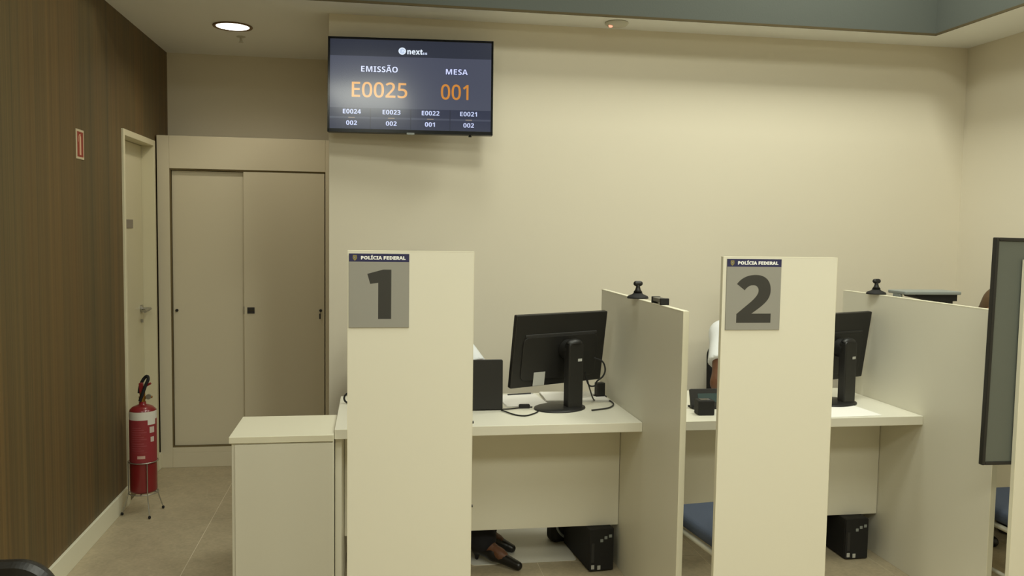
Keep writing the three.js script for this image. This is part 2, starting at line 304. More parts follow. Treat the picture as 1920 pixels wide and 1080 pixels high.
// ------------------------------------------------------------ number panels
const PZ = -2.72;
function signTex(kind) {
  return canvasTex(512, 640, (g, w, h) => {
    g.fillStyle = '#94928a'; g.fillRect(0, 0, w, h);
    g.fillStyle = '#25254f'; g.fillRect(0, 0, w, h * .108);
    // crest: gold shield with blue and green fields
    const cx = w * .095, cy = h * .054; g.fillStyle = '#8d7f45'; g.beginPath(); g.moveTo(cx - 16, cy - 22); g.lineTo(cx + 16, cy - 22); g.lineTo(cx + 18, cy + 4); g.quadraticCurveTo(cx + 10, cy + 22, cx, cy + 26); g.quadraticCurveTo(cx - 10, cy + 22, cx - 18, cy + 4); g.closePath(); g.fill();
    g.fillStyle = '#5a5f6a'; g.beginPath(); g.arc(cx, cy - 2, 10, 0, 7); g.fill(); g.fillStyle = '#c9b878'; g.beginPath(); g.arc(cx, cy - 2, 4, 0, 7); g.fill();
    g.fillStyle = '#f1f1ee'; g.font = 'bold 40px sans-serif'; g.textAlign = 'center'; g.textBaseline = 'middle'; const s = 'POLÍCIA FEDERAL', m = g.measureText(s).width;
    g.save(); g.translate(w * .565, h * .056); g.scale(w * .75 / m, 1); g.strokeStyle = '#f1f1ee'; g.lineWidth = 2.5; g.strokeText(s, 0, 0); g.fillText(s, 0, 0); g.restore();
    g.fillStyle = '#34332f'; g.strokeStyle = '#34332f';
    if (kind === 1) { const P = [[.302, .272], [.565, .213], [.702, .213], [.702, .884], [.484, .884], [.484, .392], [.35, .408]]; g.beginPath(); P.forEach((p, i) => i ? g.lineTo(p[0] * w, p[1] * h) : g.moveTo(p[0] * w, p[1] * h)); g.closePath(); g.fill(); }
    else {
      const X = (u) => u * w, Y = (v) => v * h; g.beginPath();
      g.moveTo(X(.19), Y(.352)); g.bezierCurveTo(X(.27), Y(.26), X(.4), Y(.222), X(.53), Y(.222)); g.bezierCurveTo(X(.72), Y(.222), X(.815), Y(.31), X(.815), Y(.435)); g.bezierCurveTo(X(.815), Y(.56), X(.73), Y(.63), X(.47), Y(.77));
      g.lineTo(X(.83), Y(.77)); g.lineTo(X(.83), Y(.9)); g.lineTo(X(.195), Y(.9)); g.lineTo(X(.195), Y(.775)); g.lineTo(X(.46), Y(.6)); g.bezierCurveTo(X(.55), Y(.535), X(.59), Y(.49), X(.59), Y(.445)); g.bezierCurveTo(X(.59), Y(.395), X(.55), Y(.368), X(.49), Y(.368)); g.bezierCurveTo(X(.42), Y(.368), X(.375), Y(.395), X(.335), Y(.44)); g.closePath(); g.fill();
    }
  });
}
function numberPanel(x0, x1, top, label, sign) {
  const t = thing('number_panel', label, 'panel', [x0, 0, PZ], 0, 'upright panels before the desks'); const w = x1 - x0;
  part('board', bx(.001, w - .001, 0, top - .001, -.018, 0, .001), M.lam, t);
  part('edge_band', [bx(0, .0014, 0, top, -.0184, .0004, .0005), bx(w - .0014, w, 0, top, -.0184, .0004, .0005), bx(0, w, top - .0014, top, -.0184, .0004, .0005)], M.edge, t);
  part('foot_plate', bx(.03, w - .03, 0, .012, -.018, .1, .002), M.lam, t);
  if (sign) {
    const [sx0, sx1, sy0, sy1, kind] = sign; const p = part('number_sign', bx(sx0 - x0, sx1 - x0, sy0, sy1, 0, .003, .0005), std({ color: 0x8f8c84, roughness: .6 }), t, 'grey plate with a large dark ' + kind + ' under a blue band');
    const g = new THREE.PlaneGeometry(sx1 - sx0 - .001, sy1 - sy0 - .001); g.translate((sx0 + sx1) / 2 - x0, (sy0 + sy1) / 2, .0034);
    part('print', g, std({ map: signTex(kind), roughness: .55 }), p);
  }
  return t;
}
const np1 = numberPanel(-.0815, .3215, 1.478, 'upright cream panel with a big numeral one beside the low cabinet', [-.077, .1125, 1.2325, 1.4685, 1]);
for (const y of [.917, .636]) part('bolt', (() => { const g = new THREE.CylinderGeometry(.0045, .0045, .005, 12); g.rotateZ(Math.PI / 2); g.translate(.4055, y, -.009); return g; })(), M.dark, np1);
numberPanel(1.172, 1.592, 1.4705, 'upright cream panel with a big numeral two right of the first partition', [1.185, 1.383, 1.2195, 1.463, 2]);
numberPanel(2.33, 2.75, 1.47, 'upright cream panel at the right edge in front of the grey board');
// ------------------------------------------------------------ grey framed board behind the last panel
{
  const x0 = 2.212, x1 = 2.735, y0 = .708, y1 = 1.546, z1 = PZ - .019, z0 = z1 - .022, f = .013;
  const t = thing('framed_board', 'grey board in a thin black frame fixed behind the rightmost panel', 'board', [(x0 + x1) / 2, y0, z0]);
  const w = (x1 - x0) / 2, h = y1 - y0; t.rotation.z = -.012;
  part('face', bx(-w + f, w - f, f, h - f, .004, .016, 0), M.boardGrey, t);
  part('frame', [bx(-w, -w + f, 0, h, 0, .021, .003), bx(w - f, w, 0, h, 0, .021, .003), bx(-w + f, w - f, 0, f, 0, .021, .003), bx(-w + f, w - f, h - f, h, 0, .021, .003)], M.black, t);
}
// ------------------------------------------------------------ monitors, seen from behind
function monitor(label, pos, deg) {
  const t = thing('monitor', label, 'monitor', [pos[0], DY, pos[2]], deg * R, 'desk monitors'); const cy = pos[1] - DY;
  const tilt = (g) => { g.rotateX(7.8 * R); g.translate(0, cy, 0); return g; };
  const hs = part('housing', [tilt(roundedPlate(.51, .33, .024, .006, .004)), tilt(roundedPlate(.42, .2, .008, .03, .0035).translate(0, -.035, .0135))], M.black, t);
  part('back_ridge', tilt(roundedPlate(.4, .012, .006, .004, .002).translate(0, .07, .013)), M.dark, hs);
  const sg = new THREE.PlaneGeometry(.48, .3); sg.rotateY(Math.PI); sg.translate(0, 0, -.0125); part('screen', tilt(sg), M.blackGloss, hs);
  part('sticker', tilt(bx(-.14, -.078, -.16, -.098, .0165, .0185, 0)), M.sticker, hs, 'pale label on the back of the monitor');
  part('stand_neck', [(() => { const g = roundedPlate(.082, cy + .035, .04, .016, .006); g.translate(.028, (cy + .035) / 2, .075); return g; })(), (() => { const g = new THREE.CylinderGeometry(.045, .045, .05, 24); g.rotateX(Math.PI / 2 + 7.8 * R); g.translate(.028, cy - .005, .045); return g; })(), (() => { const g = new THREE.SphereGeometry(.042, 20, 12, 0, 7, 0, Math.PI / 2); g.scale(1, .5, .6); g.translate(.028, cy + .03, .075); return g; })()], M.black, t);
  part('port_label', bx(.036, .058, cy - .05, cy - .038, .095, .0962, 0), M.sticker, t);
  const b = lathe([[.001, .02], [.05, .018], [.1, .012], [.124, .006], [.125, 0], [.001, 0]], 40); b.scale(1, 1, .8); b.translate(-.012, 0, .03); part('stand_base', b, M.black, t);
  return t;
}
monitor('black monitor seen from behind on the desk with the laptop', [.83, 1.018, -3.72], 24.5);
monitor('black monitor half hidden by the panel marked 2', [2.161, 1.015, -3.72], 22);
// ------------------------------------------------------------ laptop, papers, small things on desk one
{
  const t = thing('laptop', 'black open laptop with its lid back towards the panel marked 1', 'laptop', [.395, DY, -3.665], 0);
  const lid = roundedPlate(.345, .222, .009, .008, .002); lid.translate(0, .111, 0); lid.rotateX(-.06); lid.translate(0, .004, -.004); part('lid', lid, M.black, t);
  const base = roundedPlate(.345, .235, .016, .008, .002); base.rotateX(-Math.PI / 2); base.translate(0, .008, -.128); part('keyboard_base', base, M.black, t);
  part('hinge', rod([-.13, .012, -.008], [.13, .012, -.008], .006), M.blackMatt, t);
}
{
  const mk = (x, z, a, n, label, w = .21, d = .297) => { const g = []; for (let i = 0; i < n; i++) { const s = bx(-w / 2, w / 2, i * .0006, i * .0006 + .0005, -d / 2, d / 2, 0); s.rotateY((rnd() - .5) * .08); g.push(s); } const m = single('paper_stack', g, M.paper, label, 'paper', 'papers on the first desk'); m.position.set(x, DY + .0005, z); m.rotation.y = a; return m; };
  mk(.69, -3.87, .06, 5, 'white papers beside the laptop on the first desk', .2, .27);
  mk(.95, -3.915, -.05, 16, 'white paper stack behind the monitor stand on the first desk', .297, .21);
  const pen = thing('pen', 'dark pen lying beyond the papers on the first desk', 'pen', [.7, DY + .005, -4.0], .2); part('barrel', rod([-.06, 0, 0], [.06, 0, 0], .0045), M.dark, pen); part('tip', rod([.06, 0, 0], [.072, 0, 0], .002), M.silver, pen);
}
single('laptop_cable', [tube([[.562, .756, -3.66], [.6, .754, -3.676], [.66, .754, -3.7]], .0028), tube([[.685, .754, -3.705], [.7, .754, -3.703], [.708, .755, -3.7]], .0028), roundedPlate(.05, .02, .016, .006, .003).translate(.672, .7585, -3.703)], M.blackMatt, 'thin black cable with an inline plug between laptop and monitor', 'cable');
single('power_cable', tube([[.558, .756, -3.645], [.604, .754, -3.557], [.646, .754, -3.532], [.69, .754, -3.57], [.716, .755, -3.605]], .0032), M.blackMatt, 'black cable curving along the front of the first desk', 'cable');
single('monitor_cable', tube([[1.0, .97, -3.74], [1.035, .955, -3.72], [1.047, .92, -3.715], [1.037, .888, -3.715], [1.01, .866, -3.715], [1.0, .845, -3.715], [.972, .848, -3.71], [.955, .885, -3.705], [.95, .91, -3.7]], .0038, 48), M.blackMatt, 'black cable looping down behind the right edge of the visible monitor', 'cable');
single('desk_cable', tube([[.965, .87, -3.715], [.985, .82, -3.74], [1.02, .762, -3.8], [1.06, .755, -3.86], [1.095, .755, -3.824], [1.1, .755, -3.76], [1.083, .755, -3.7], [1.04, .755, -3.645], [.96, .755, -3.61]], .0034, 48), M.dark, 'dark cable lying beside the visible monitor base near the partition', 'cable');
{
  const t = thing('power_adapter', 'black power adapter standing on the first desk by the partition', 'adapter', [1.076, DY, -3.905], .2);
  part('body', bx(-.021, .021, .012, .075, -.018, .018, .004), M.black, t); part('plug_base', bx(-.028, .028, 0, .013, -.022, .022, .003), M.blackMatt, t);
  const r = single('cable_ring', new THREE.TorusGeometry(.022, .0045, 10, 28), M.blackMatt, 'black cable ring standing at the left end of the first desk', 'cable'); r.position.set(-.108, DY + .0265, -3.87); r.rotation.y = .2;
}
// signature pad on desk two
{
  const t = thing('signature_pad', 'black device with a tilted display on the second desk', 'device', [1.5, DY, -3.63], 0);
  const s = roundedPlate(.15, .085, .014, .006, .002); s.rotateX(-.3); s.translate(0, .046, 0); const b = part('display_housing', s, M.black, t);
  const d = new THREE.PlaneGeometry(.1, .04); d.rotateX(-.3); d.translate(.01, .049, .0085); part('display', d, phy({ color: 0x3a4c4c, roughness: .2 }), b);
  part('foot', bx(-.07, .07, 0, .008, -.04, .03, .003), M.blackMatt, t);
  const c = thing('fingerprint_reader', 'small black cube shaped reader at the front of the second desk', 'device', [1.444, DY, -3.505], -.05);
  part('body', roundedPlate(.074, .066, .06, .006, .004).translate(0, .033, 0), M.blackMatt, c); part('reader_window', bx(-.022, .022, .066, .0672, -.018, .018, 0), M.blackGloss, c);
  const p = single('paper_sheet', bx(-.21, .21, 0, .0012, -.15, .15, 0), M.paper, 'white sheet lying under the half hidden monitor', 'paper'); p.position.set(2.02, DY + .0005, -3.54); p.rotation.y = .06;
}
// ------------------------------------------------------------ webcams and fittings on the partitions
function webcam(label, pos) {
  const t = thing('webcam', label, 'webcam', pos, 0, 'webcams on the partitions');
  part('base', lathe([[.001, .026], [.016, .026], [.024, .018], [.043, .01], [.046, .004], [.046, 0], [.001, 0]], 32), M.blackMatt, t);
  part('neck', lathe([[.001, .066], [.01, .066], [.009, .05], [.012, .038], [.02, .026], [.001, .026]], 24), M.black, t);
  const g = new THREE.CapsuleGeometry(.0115, .018, 8, 20); g.rotateZ(Math.PI / 2); g.translate(0, .064, 0); const h = part('camera_head', g, M.black, t);
  part('lens', (() => { const l = new THREE.CylinderGeometry(.006, .006, .004, 16); l.rotateX(Math.PI / 2); l.translate(0, .064, -.0115); return l; })(), M.blackGloss, h);
  return t;
}
webcam('black webcam on the top of the first partition', [P1 + PT / 2 - .002, 1.2626, -3.515]);
webcam('black webcam on the top of the partition by the grey board', [P2 + PT / 2 - .002, 1.2626, -3.79]);
{
  const t = thing('metal_clip', 'small dark clip on the top of the first partition', 'clip', [P1 + PT / 2, 1.2626, -3.235]);
  part('bar', bx(-.011, .02, .008, .024, -.055, .035, .002), std({ color: 0x6a675e, roughness: .5 }), t); for (const z of [-.068, .034]) part('jaw', bx(-.013, .022, 0, .026, z, z + .016, .002), M.blackMatt, t);
}
{
  const t = thing('overhead_scanner', 'grey topped device on a black stand rising behind the second partition', 'device', [2.66, DY, -3.75]);
  part('lid', roundedPlate(.3, .15, .016, .012, .004).rotateX(Math.PI / 2).translate(.0, .526, 0), M.greyPl, t);
  part('head', (() => { const q = new THREE.Shape(); q.moveTo(-.085, .517); q.lineTo(.14, .517); q.lineTo(.14, .488); q.lineTo(.03, .485); q.lineTo(-.07, .505); q.closePath(); const g = new THREE.ExtrudeGeometry(q, { depth: .1, bevelEnabled: true, bevelSize: .002, bevelThickness: .002, bevelSegments: 1 }); g.translate(0, 0, -.05); return g; })(), M.blackMatt, t);
  part('column', bx(.098, .138, .012, .51, -.03, .03, .006), M.dark, t);
  part('base', roundedPlate(.26, .2, .014, .02, .003).rotateX(Math.PI / 2).translate(.03, .007, 0), M.blackMatt, t);
  part('side_arm', bx(-.149, -.135, .49, .52, -.03, .03, .003), M.greyPl, t);
}
// ------------------------------------------------------------ computers under the desks
function computer(label, pos, turn) {
  const t = thing('computer_tower', label, 'computer', pos, turn, 'computers under the desks');
  part('case', bx(-.059, .059, .005, .198, -.36, -.006, .004), M.blackMatt, t);
  const f = part('front_panel', roundedPlate(.116, .194, .012, .006, .003).translate(0, .102, -.001), M.blackMatt, t);
  part('side_strip', bx(-.05, -.036, .045, .135, .004, .0065, .001), M.dark, f);
  for (const [x, y] of [[-.008, .138], [.012, .15], [.034, .156]]) part('port', bx(x, x + .014, y, y + .014, .004, .0065, .001), M.greyPl, f);
  for (const [x, y] of [[-.05, .014], [-.02, .01]]) part('badge', bx(x, x + .015, y, y + .02, .004, .0065, .001), M.sticker, f);
  for (const x of [-.04, .04]) for (const z of [-.05, -.31]) part('foot', cyl(.01, .01, .006, x, 0, z), M.rubber, t);
  return t;
}
computer('black computer under the desk with the laptop', [1.03, 0, -3.65], .1);
computer('black computer under the desk behind the middle panel', [2.284, 0, -3.635], 0);
{
  const t = thing('floor_bag', 'dark bag with a brown top on the floor beside the computer under the first desk', 'bag', [.94, 0, -4.06], .3);
  part('body', new RoundedBoxGeometry(.15, .1, .09, 3, .03).translate(0, .05, 0), M.blackMatt, t);
  part('flap', new RoundedBoxGeometry(.13, .05, .08, 3, .02).translate(-.005, .105, .004), std({ color: 0x4a3020, roughness: .7 }), t);
  part('strap', tube([[-.06, .1, .04], [-.045, .06, .052], [0, .025, .05], [.05, .03, .05]], .006, 20, 8), M.greyPl, t);
}
{ const m = single('floor_mat', roundedPlate(.5, .55, .003, .02, .001).rotateX(-Math.PI / 2), std({ color: 0xd6d3c8, roughness: .5 }), 'pale mat on the floor under the first desk', 'mat'); m.position.set(.7, .0016, -4.06); }
// ------------------------------------------------------------ visitor chairs
function visitorChair(label, pos, turn) {   // local: sits facing -z, backrest at +z
  const t = thing('visitor_chair', label, 'chair', pos, turn, 'blue visitor chairs');
  const seat = new RoundedBoxGeometry(.41, .055, .4, 3, .024); seat.translate(0, .427, 0); part('seat', seat, M.blueFab, t);
  const back = new RoundedBoxGeometry(.36, .3, .035, 3, .016); back.rotateX(.12); back.translate(0, .72, .225); part('backrest', back, M.blueFab, t);
  for (const s of [-1, 1]) {
    part('leg', tube([[s * .196, .385, -.19], [s * .198, .36, -.192], [s * .201, .01, -.205]], .0105, 16, 10), M.whiteTube, t);
    part('leg', tube([[s * .185, .86, .25], [s * .188, .6, .222], [s * .196, .4, .2], [s * .201, .01, .215]], .0105, 24, 10), M.whiteTube, t);
    part('side_rail', rod([s * .196, .386, -.195], [s * .196, .386, .2], .0105), M.whiteTube, t);
    part('stretcher', rod([s * .199, .2, -.197], [s * .199, .2, .206], .0085), M.whiteTube, t);
  }
  for (const z of [-.17, .17]) part('cross_rail', rod([-.196, .386, z], [.196, .386, z], .009), M.whiteTube, t);
  for (const s of [-1, 1]) for (const z of [-.205, .215]) part('foot_cap', cyl(.014, .013, .02, s * .201, 0, z, 12), M.rubber, t);
  return t;
}
visitorChair('visitor chair with a blue seat behind the panel marked 2', [1.4, 0, -3.03], .12);
visitorChair('visitor chair with a blue seat behind the rightmost panel', [2.69, 0, -3.07], 0);
{
  const t = thing('waiting_chair', 'black padded chair back in the near left corner by the wood wall', 'chair', [-.925, 0, -2.0]);
  const b = roundedPlate(.46, .38, .06, .09, .025); b.rotateX(.08); b.translate(0, .612, 0); part('backrest', b, M.leather, t);
  const s = new RoundedBoxGeometry(.46, .07, .44, 3, .03); s.translate(0, .43, -.25); part('seat', s, M.leather, t);
  for (const q of [-1, 1]) { part('leg', tube([[q * .2, .7, .04], [q * .2, .45, .03], [q * .2, .3, .02], [q * .21, .01, .06]], .012, 20, 10), M.blackMatt, t); part('leg', tube([[q * .2, .39, -.42], [q * .21, .01, -.46]], .012, 8, 10), M.blackMatt, t); part('side_rail', rod([q * .2, .39, -.43], [q * .2, .39, .03], .011), M.blackMatt, t); }
}
// ------------------------------------------------------------ fire extinguisher, its stand, its sign
{
  const C = [-1.212, 0, -4.71];
  const st = thing('extinguisher_stand', 'thin wire stand with three splayed legs under the fire extinguisher', 'stand', C);
  const ring = (r, y) => { const g = new THREE.TorusGeometry(r, .003, 8, 36); g.rotateX(Math.PI / 2); g.translate(0, y, 0); return g; };
  part('ring', [ring(.0735, .29), ring(.0735, .119)], M.silver, st);
  part('base_wire', [rod([-.073, .119, 0], [.073, .119, 0], .003), rod([0, .119, -.073], [0, .119, .073], .003)], M.silver, st);
  for (const a of [170, 62, -42]) { const c = Math.cos(a * R), s = Math.sin(a * R), p = (r, y) => [c * r, y, s * r]; part('leg', tube([p(.0745, .292), p(.0748, .2), p(.0755, .122), p(.085, .08), p(.107, .014)], .003, 20, 8, .2), M.silver, st); part('foot', (() => { const g = new THREE.SphereGeometry(.0075, 12, 10); g.scale(1, 1.2, 1); g.translate(c * .108, .009, s * .108); return g; })(), M.rubber, st); }
  const e = thing('fire_extinguisher', 'red fire extinguisher with a black hose on a wire stand', 'fire extinguisher', [C[0], .123, C[2]]);
  part('cylinder', lathe([[.001, 0], [.058, 0], [.066, .006], [.068, .014], [.068, .43], [.064, .446], [.05, .46], [.03, .468], [.018, .472], [.018, .486], [.001, .486]], 40), M.red, e);
  const lab = canvasTex(512, 512, (g, w, h) => {
    g.fillStyle = '#8e3036'; g.fillRect(0, 0, w, h); g.fillStyle = '#d9d6cb'; g.fillRect(0, 0, w, h * .16); g.fillRect(w * .5, h * .1, w * .2, h * .16);
    g.fillStyle = '#9c4a50'; for (let i = 0; i < 12; i++) g.fillRect(w * .16, h * (.3 + i * .045), w * (.2 + .06 * ((i * 7) % 3)), h * .014);
    g.fillStyle = '#c9b9b0'; g.fillRect(w * .54, h * .3, w * .12, h * .12); g.fillRect(w * .56, h * .5, w * .09, h * .1); g.fillStyle = '#c9a79a'; g.fillRect(w * .28, h * .86, w * .16, h * .06); g.fillStyle = '#8b2529'; for (let i = 0; i < 5; i++) g.fillRect(w * .16, h * (.36 + i * .11), w * .32, h * .006);
  });
  const lg = new THREE.CylinderGeometry(.0686, .0686, .27, 48, 1, true, -1.2, 3.6); lg.translate(0, .305, 0); part('label', lg, std({ map: lab, roughness: .45, side: THREE.DoubleSide }), e, 'label with a white band at its top');
  part('valve', [cyl(.014, .014, .05, 0, .486, 0), cyl(.018, .018, .014, 0, .5, 0), (() => { const g = new THREE.CylinderGeometry(.006, .006, .05, 12); g.rotateZ(Math.PI / 2); g.translate(.025, .51, 0); return g; })()], M.brass, e);
  part('handle', [(() => { const g = roundedPlate(.022, .075, .016, .006, .003); g.rotateZ(.06); g.translate(-.004, .55, .0); return g; })(), rod([0, .56, 0], [.045, .585, .01], .006)], M.red, e);
  part('gauge', (() => { const g = new THREE.CylinderGeometry(.014, .014, .012, 20); g.rotateX(Math.PI / 2); g.translate(.032, .512, .004); return g; })(), M.silver, e);
  part('hose', tube([[-.008, .492, .02], [.006, .53, .02], [.02, .575, .012], [.03, .605, 0], [.022, .62, -.01], [.004, .605, -.016], [-.012, .57, -.01], [-.016, .53, .0]], .0085, 48, 10), M.rubber, e);
  const sg = thing('extinguisher_sign', 'small red sign with an extinguisher pictogram on the wood wall', 'sign', [XL, 1.914, -4.216]);
  part('plate', bx(0, .003, -.068, .068, -.051, .051, .0005), std({ color: 0xd0c4a8, roughness: .5 }), sg);
  const pt = canvasTex(256, 340, (g, w, h) => { g.fillStyle = '#cbbb9c'; g.fillRect(0, 0, w, h); g.fillStyle = '#8e2f1e'; g.fillRect(w * .09, h * .07, w * .82, h * .86); g.fillStyle = '#d3ad8e'; g.fillRect(w * .4, h * .26, w * .22, h * .6); g.beginPath(); g.arc(w * .51, h * .27, w * .11, 0, 7); g.fill(); g.fillRect(w * .47, h * .14, w * .09, h * .1); g.lineWidth = 10; g.strokeStyle = '#d3ad8e'; g.beginPath(); g.moveTo(w * .5, h * .16); g.quadraticCurveTo(w * .26, h * .18, w * .27, h * .42); g.stroke(); });
  const pg = new THREE.PlaneGeometry(.1, .134); pg.rotateY(Math.PI / 2); pg.translate(.0034, 0, 0); part('print', pg, std({ map: pt, roughness: .5 }), sg);
}
// ------------------------------------------------------------ people
const smin = (a, b, k) => { const h = Math.max(k - Math.abs(a - b), 0) / k; return Math.min(a, b) - h * h * k * .25; };
function capD(p, a, b, ra, rb) { const bax = b[0] - a[0], bay = b[1] - a[1], baz = b[2] - a[2], pax = p[0] - a[0], pay = p[1] - a[1], paz = p[2] - a[2]; let h = (pax * bax + pay * bay + paz * baz) / (bax * bax + bay * bay + baz * baz + 1e-9); h = h < 0 ? 0 : h > 1 ? 1 : h; const x = pax - bax * h, y = pay - bay * h, z = paz - baz * h; return Math.sqrt(x * x + y * y + z * z) - (ra + (rb - ra) * h); }
function ellD(p, c, r) { const x = (p[0] - c[0]) / r[0], y = (p[1] - c[1]) / r[1], z = (p[2] - c[2]) / r[2], k = Math.sqrt(x * x + y * y + z * z); return (k - 1) * Math.min(r[0], r[1], r[2]); }
function meshField(fn, lo, hi, cell) {
  const size = Math.max(hi[0] - lo[0], hi[1] - lo[1], hi[2] - lo[2]) / 2 + cell * 3, c = [0, 1, 2].map(i => (lo[i] + hi[i]) / 2), n = Math.max(12, Math.min(120, Math.ceil(2 * size / cell)));
  const mc = new MarchingCubes(n, M.skin, false, false, 400000); mc.isolation = 0; const p = [0, 0, 0], half = n / 2;
  for (let k = 0; k < n; k++) for (let j = 0; j < n; j++) for (let i = 0; i < n; i++) {
    p[0] = c[0] + (i - half) / half * size; p[1] = c[1] + (j - half) / half * size; p[2] = c[2] + (k - half) / half * size;
    const out = p[0] < lo[0] - cell * 2 || p[0] > hi[0] + cell * 2 || p[1] < lo[1] - cell * 2 || p[1] > hi[1] + cell * 2 || p[2] < lo[2] - cell * 2 || p[2] > hi[2] + cell * 2;
    mc.field[i + j * n + k * n * n] = out ? -1 : -fn(p);
  }
  mc.update(); const q = mc.count, pos = new Float32Array(q * 3), nor = new Float32Array(q * 3);
  for (let i = 0; i < q; i++) { for (let d = 0; d < 3; d++) pos[3 * i + d] = mc.positionArray[3 * i + d] * size + c[d]; }
  let g = new THREE.BufferGeometry(); g.setAttribute('position', new THREE.BufferAttribute(pos, 3)); g = mergeVertices(g, 1e-5); g.computeVertexNormals();
  return g;
}
function bones(list, k = .03) { return (p) => { let d = 1e3; for (const [a, b, ra, rb] of list) d = smin(d, capD(p, a, b, ra, rb), k); return d; }; }
const add = (a, b) => [a[0] + b[0], a[1] + b[1], a[2] + b[2]], mul = (a, s) => [a[0] * s, a[1] * s, a[2] * s], mix = (a, b, t) => add(mul(a, 1 - t), mul(b, t));
const nrm = (a) => mul(a, 1 / Math.hypot(...a)), sub = (a, b) => add(a, mul(b, -1)), crs = (a, b) => [a[1] * b[2] - a[2] * b[1], a[2] * b[0] - a[0] * b[2], a[0] * b[1] - a[1] * b[0]];
// J: joints in local space, person faces +z
function person(label, J, o) {
  const t = thing('person', label, 'person', o.pos, o.turn || 0);
  const hc = J.head, up = nrm(sub(hc, J.neck)), fz = nrm(sub([0, 0, 1], mul(up, up[2]))), fx = crs(up, fz);
  const H = (x, y, z) => add(hc, add(mul(fx, x), add(mul(up, y), mul(fz, z))));
  const toLocal = (p) => { const d = sub(p, hc); return [d[0] * fx[0] + d[1] * fx[1] + d[2] * fx[2], d[0] * up[0] + d[1] * up[1] + d[2] * up[2], d[0] * fz[0] + d[1] * fz[1] + d[2] * fz[2]]; };
  const trunk = [[add(J.pelvis, [-.07, 0, 0]), add(J.pelvis, [.07, 0, 0]), .115, .115], [J.pelvis, J.waist, .118, .108], [J.waist, J.chest, .108, .122], [add(J.chest, [-.06, .03, 0]), add(J.chest, [.06, .03, 0]), .105, .105], [J.shR, J.shL, .052, .052], [J.chest, J.neck, .07, .052], [J.neck, mix(J.neck, hc, .5), .052, .05]];
  const arm = (s) => [[J['sh' + s], J['el' + s], .052, .04], [J['el' + s], J['wr' + s], .04, .026]];
  const leg = (s) => [[J['hip' + s], J['kn' + s], .085, .058], [J['kn' + s], mix(J['kn' + s], J['an' + s], .35), .058, .055], [mix(J['kn' + s], J['an' + s], .35), J['an' + s], .055, .034]];
  const all = bones([...trunk, ...arm('L'), ...arm('R'), ...leg('L'), ...leg('R'), ...['L', 'R'].flatMap(q => { const a = J['an' + q], b = J['to' + q], m = mix(a, b, .5); m[1] = .052; return [[a, m, .032, .022], [m, mix(m, b, .7), .02, .011]]; })], .04);
  const bb = (pts, m) => [[0, 1, 2].map(i => Math.min(...pts.map(p => p[i])) - m), [0, 1, 2].map(i => Math.max(...pts.map(p => p[i])) + m)];
  const pts = Object.values(J), [lo, hi] = bb(pts.filter(p => p !== J.head), .14);
  const geos = [meshField(all, lo, [hi[0], Math.max(hi[1], hc[1] - .02), hi[2]], .014)];
  // head with face
  const face = (P) => { const p = toLocal(P); let d = ellD(p, [0, .025, -.01], [.075, .1, .093]); d = smin(d, ellD(p, [0, -.05, .028], [.055, .065, .06]), .04); d = smin(d, capD(p, [0, .02, .078], [0, -.022, .098], .009, .013), .02); d = smin(d, ellD(p, [0, -.058, .078], [.024, .008, .014]), .012); d = smin(d, ellD(p, [0, -.095, .062], [.025, .02, .02]), .025); for (const s of [-1, 1]) { d = smin(d, ellD(p, [s * .077, -.005, -.005], [.01, .032, .02]), .012); d = Math.max(d, -ellD(p, [s * .032, .012, .088], [.018, .011, .014]) - .002); d = smin(d, ellD(p, [s * .032, .012, .074], [.013, .013, .013]), .004); } d = smin(d, capD(p, [0, -.06, -.02], [0, -.16, -.03], .05, .052), .03); return d; };
  geos.push(meshField(face, sub(hc, [.13, .17, .14]), add(hc, [.13, .16, .14]), .0045));
  // hands: palm and five bent fingers
  for (const s of ['L', 'R']) {
    const w = J['wr' + s], dir = nrm(J['hd' + s]), sgn = s === 'L' ? 1 : -1; let side = nrm(crs(dir, [0, 1, .001])); if (Math.abs(dir[1]) > .9) side = [sgn, 0, 0]; const palmN = nrm(crs(side, dir)); const dn = palmN[1] > 0 ? mul(palmN, -1) : palmN;
    const F = (a, b, c) => add(w, add(mul(dir, a), add(mul(side, b), mul(dn, c))));
    const list = [[F(0, 0, 0), F(.03, 0, 0), .025, .026], [F(.03, -.022, 0), F(.085, -.028, 0), .015, .012], [F(.03, 0, 0), F(.088, 0, 0), .016, .012], [F(.03, .02, 0), F(.08, .028, 0), .015, .011]];
    const hand = bones(list, .022); const fl = [[-.03, .036, .03], [-.01, .042, .034], [.01, .039, .032], [.029, .03, .026]].map(([b, l1, l2]) => [[F(.082, b, 0), F(.082 + l1, b * 1.1, .008), .0092, .0085], [F(.082 + l1, b * 1.1, .008), F(.082 + l1 + l2, b * 1.12, .026), .0085, .0072]]);
    const inner = -1; fl.push([[F(.02, inner * .024, .004), F(.055, inner * .055, .012), .013, .0105], [F(.055, inner * .055, .012), F(.083, inner * .062, .018), .0105, .0082]]);
    const fns = fl.map(f => bones(f, .006)); const hd = (p) => { let d = hand(p); for (const f of fns) d = smin(d, f(p), .007); return d; };
    const [l2, h2] = bb([F(0, 0, 0), F(.17, -.07, .03), F(.17, .05, -.02)], .035); geos.push(meshField(hd, l2, h2, .0042));
  }
  part('body', join(geos), o.skin, t);
  for (const q of [-1, 1]) {
    const e = new THREE.SphereGeometry(.0128, 16, 12); e.translate(...H(q * .032, .012, .0757)); const eye = part('eye', e, M.eyeWhite, t);
    const u = new THREE.SphereGeometry(.0062, 12, 10); u.translate(...H(q * .032, .012, .0832)); part('iris', u, M.hairDark, eye);
  }
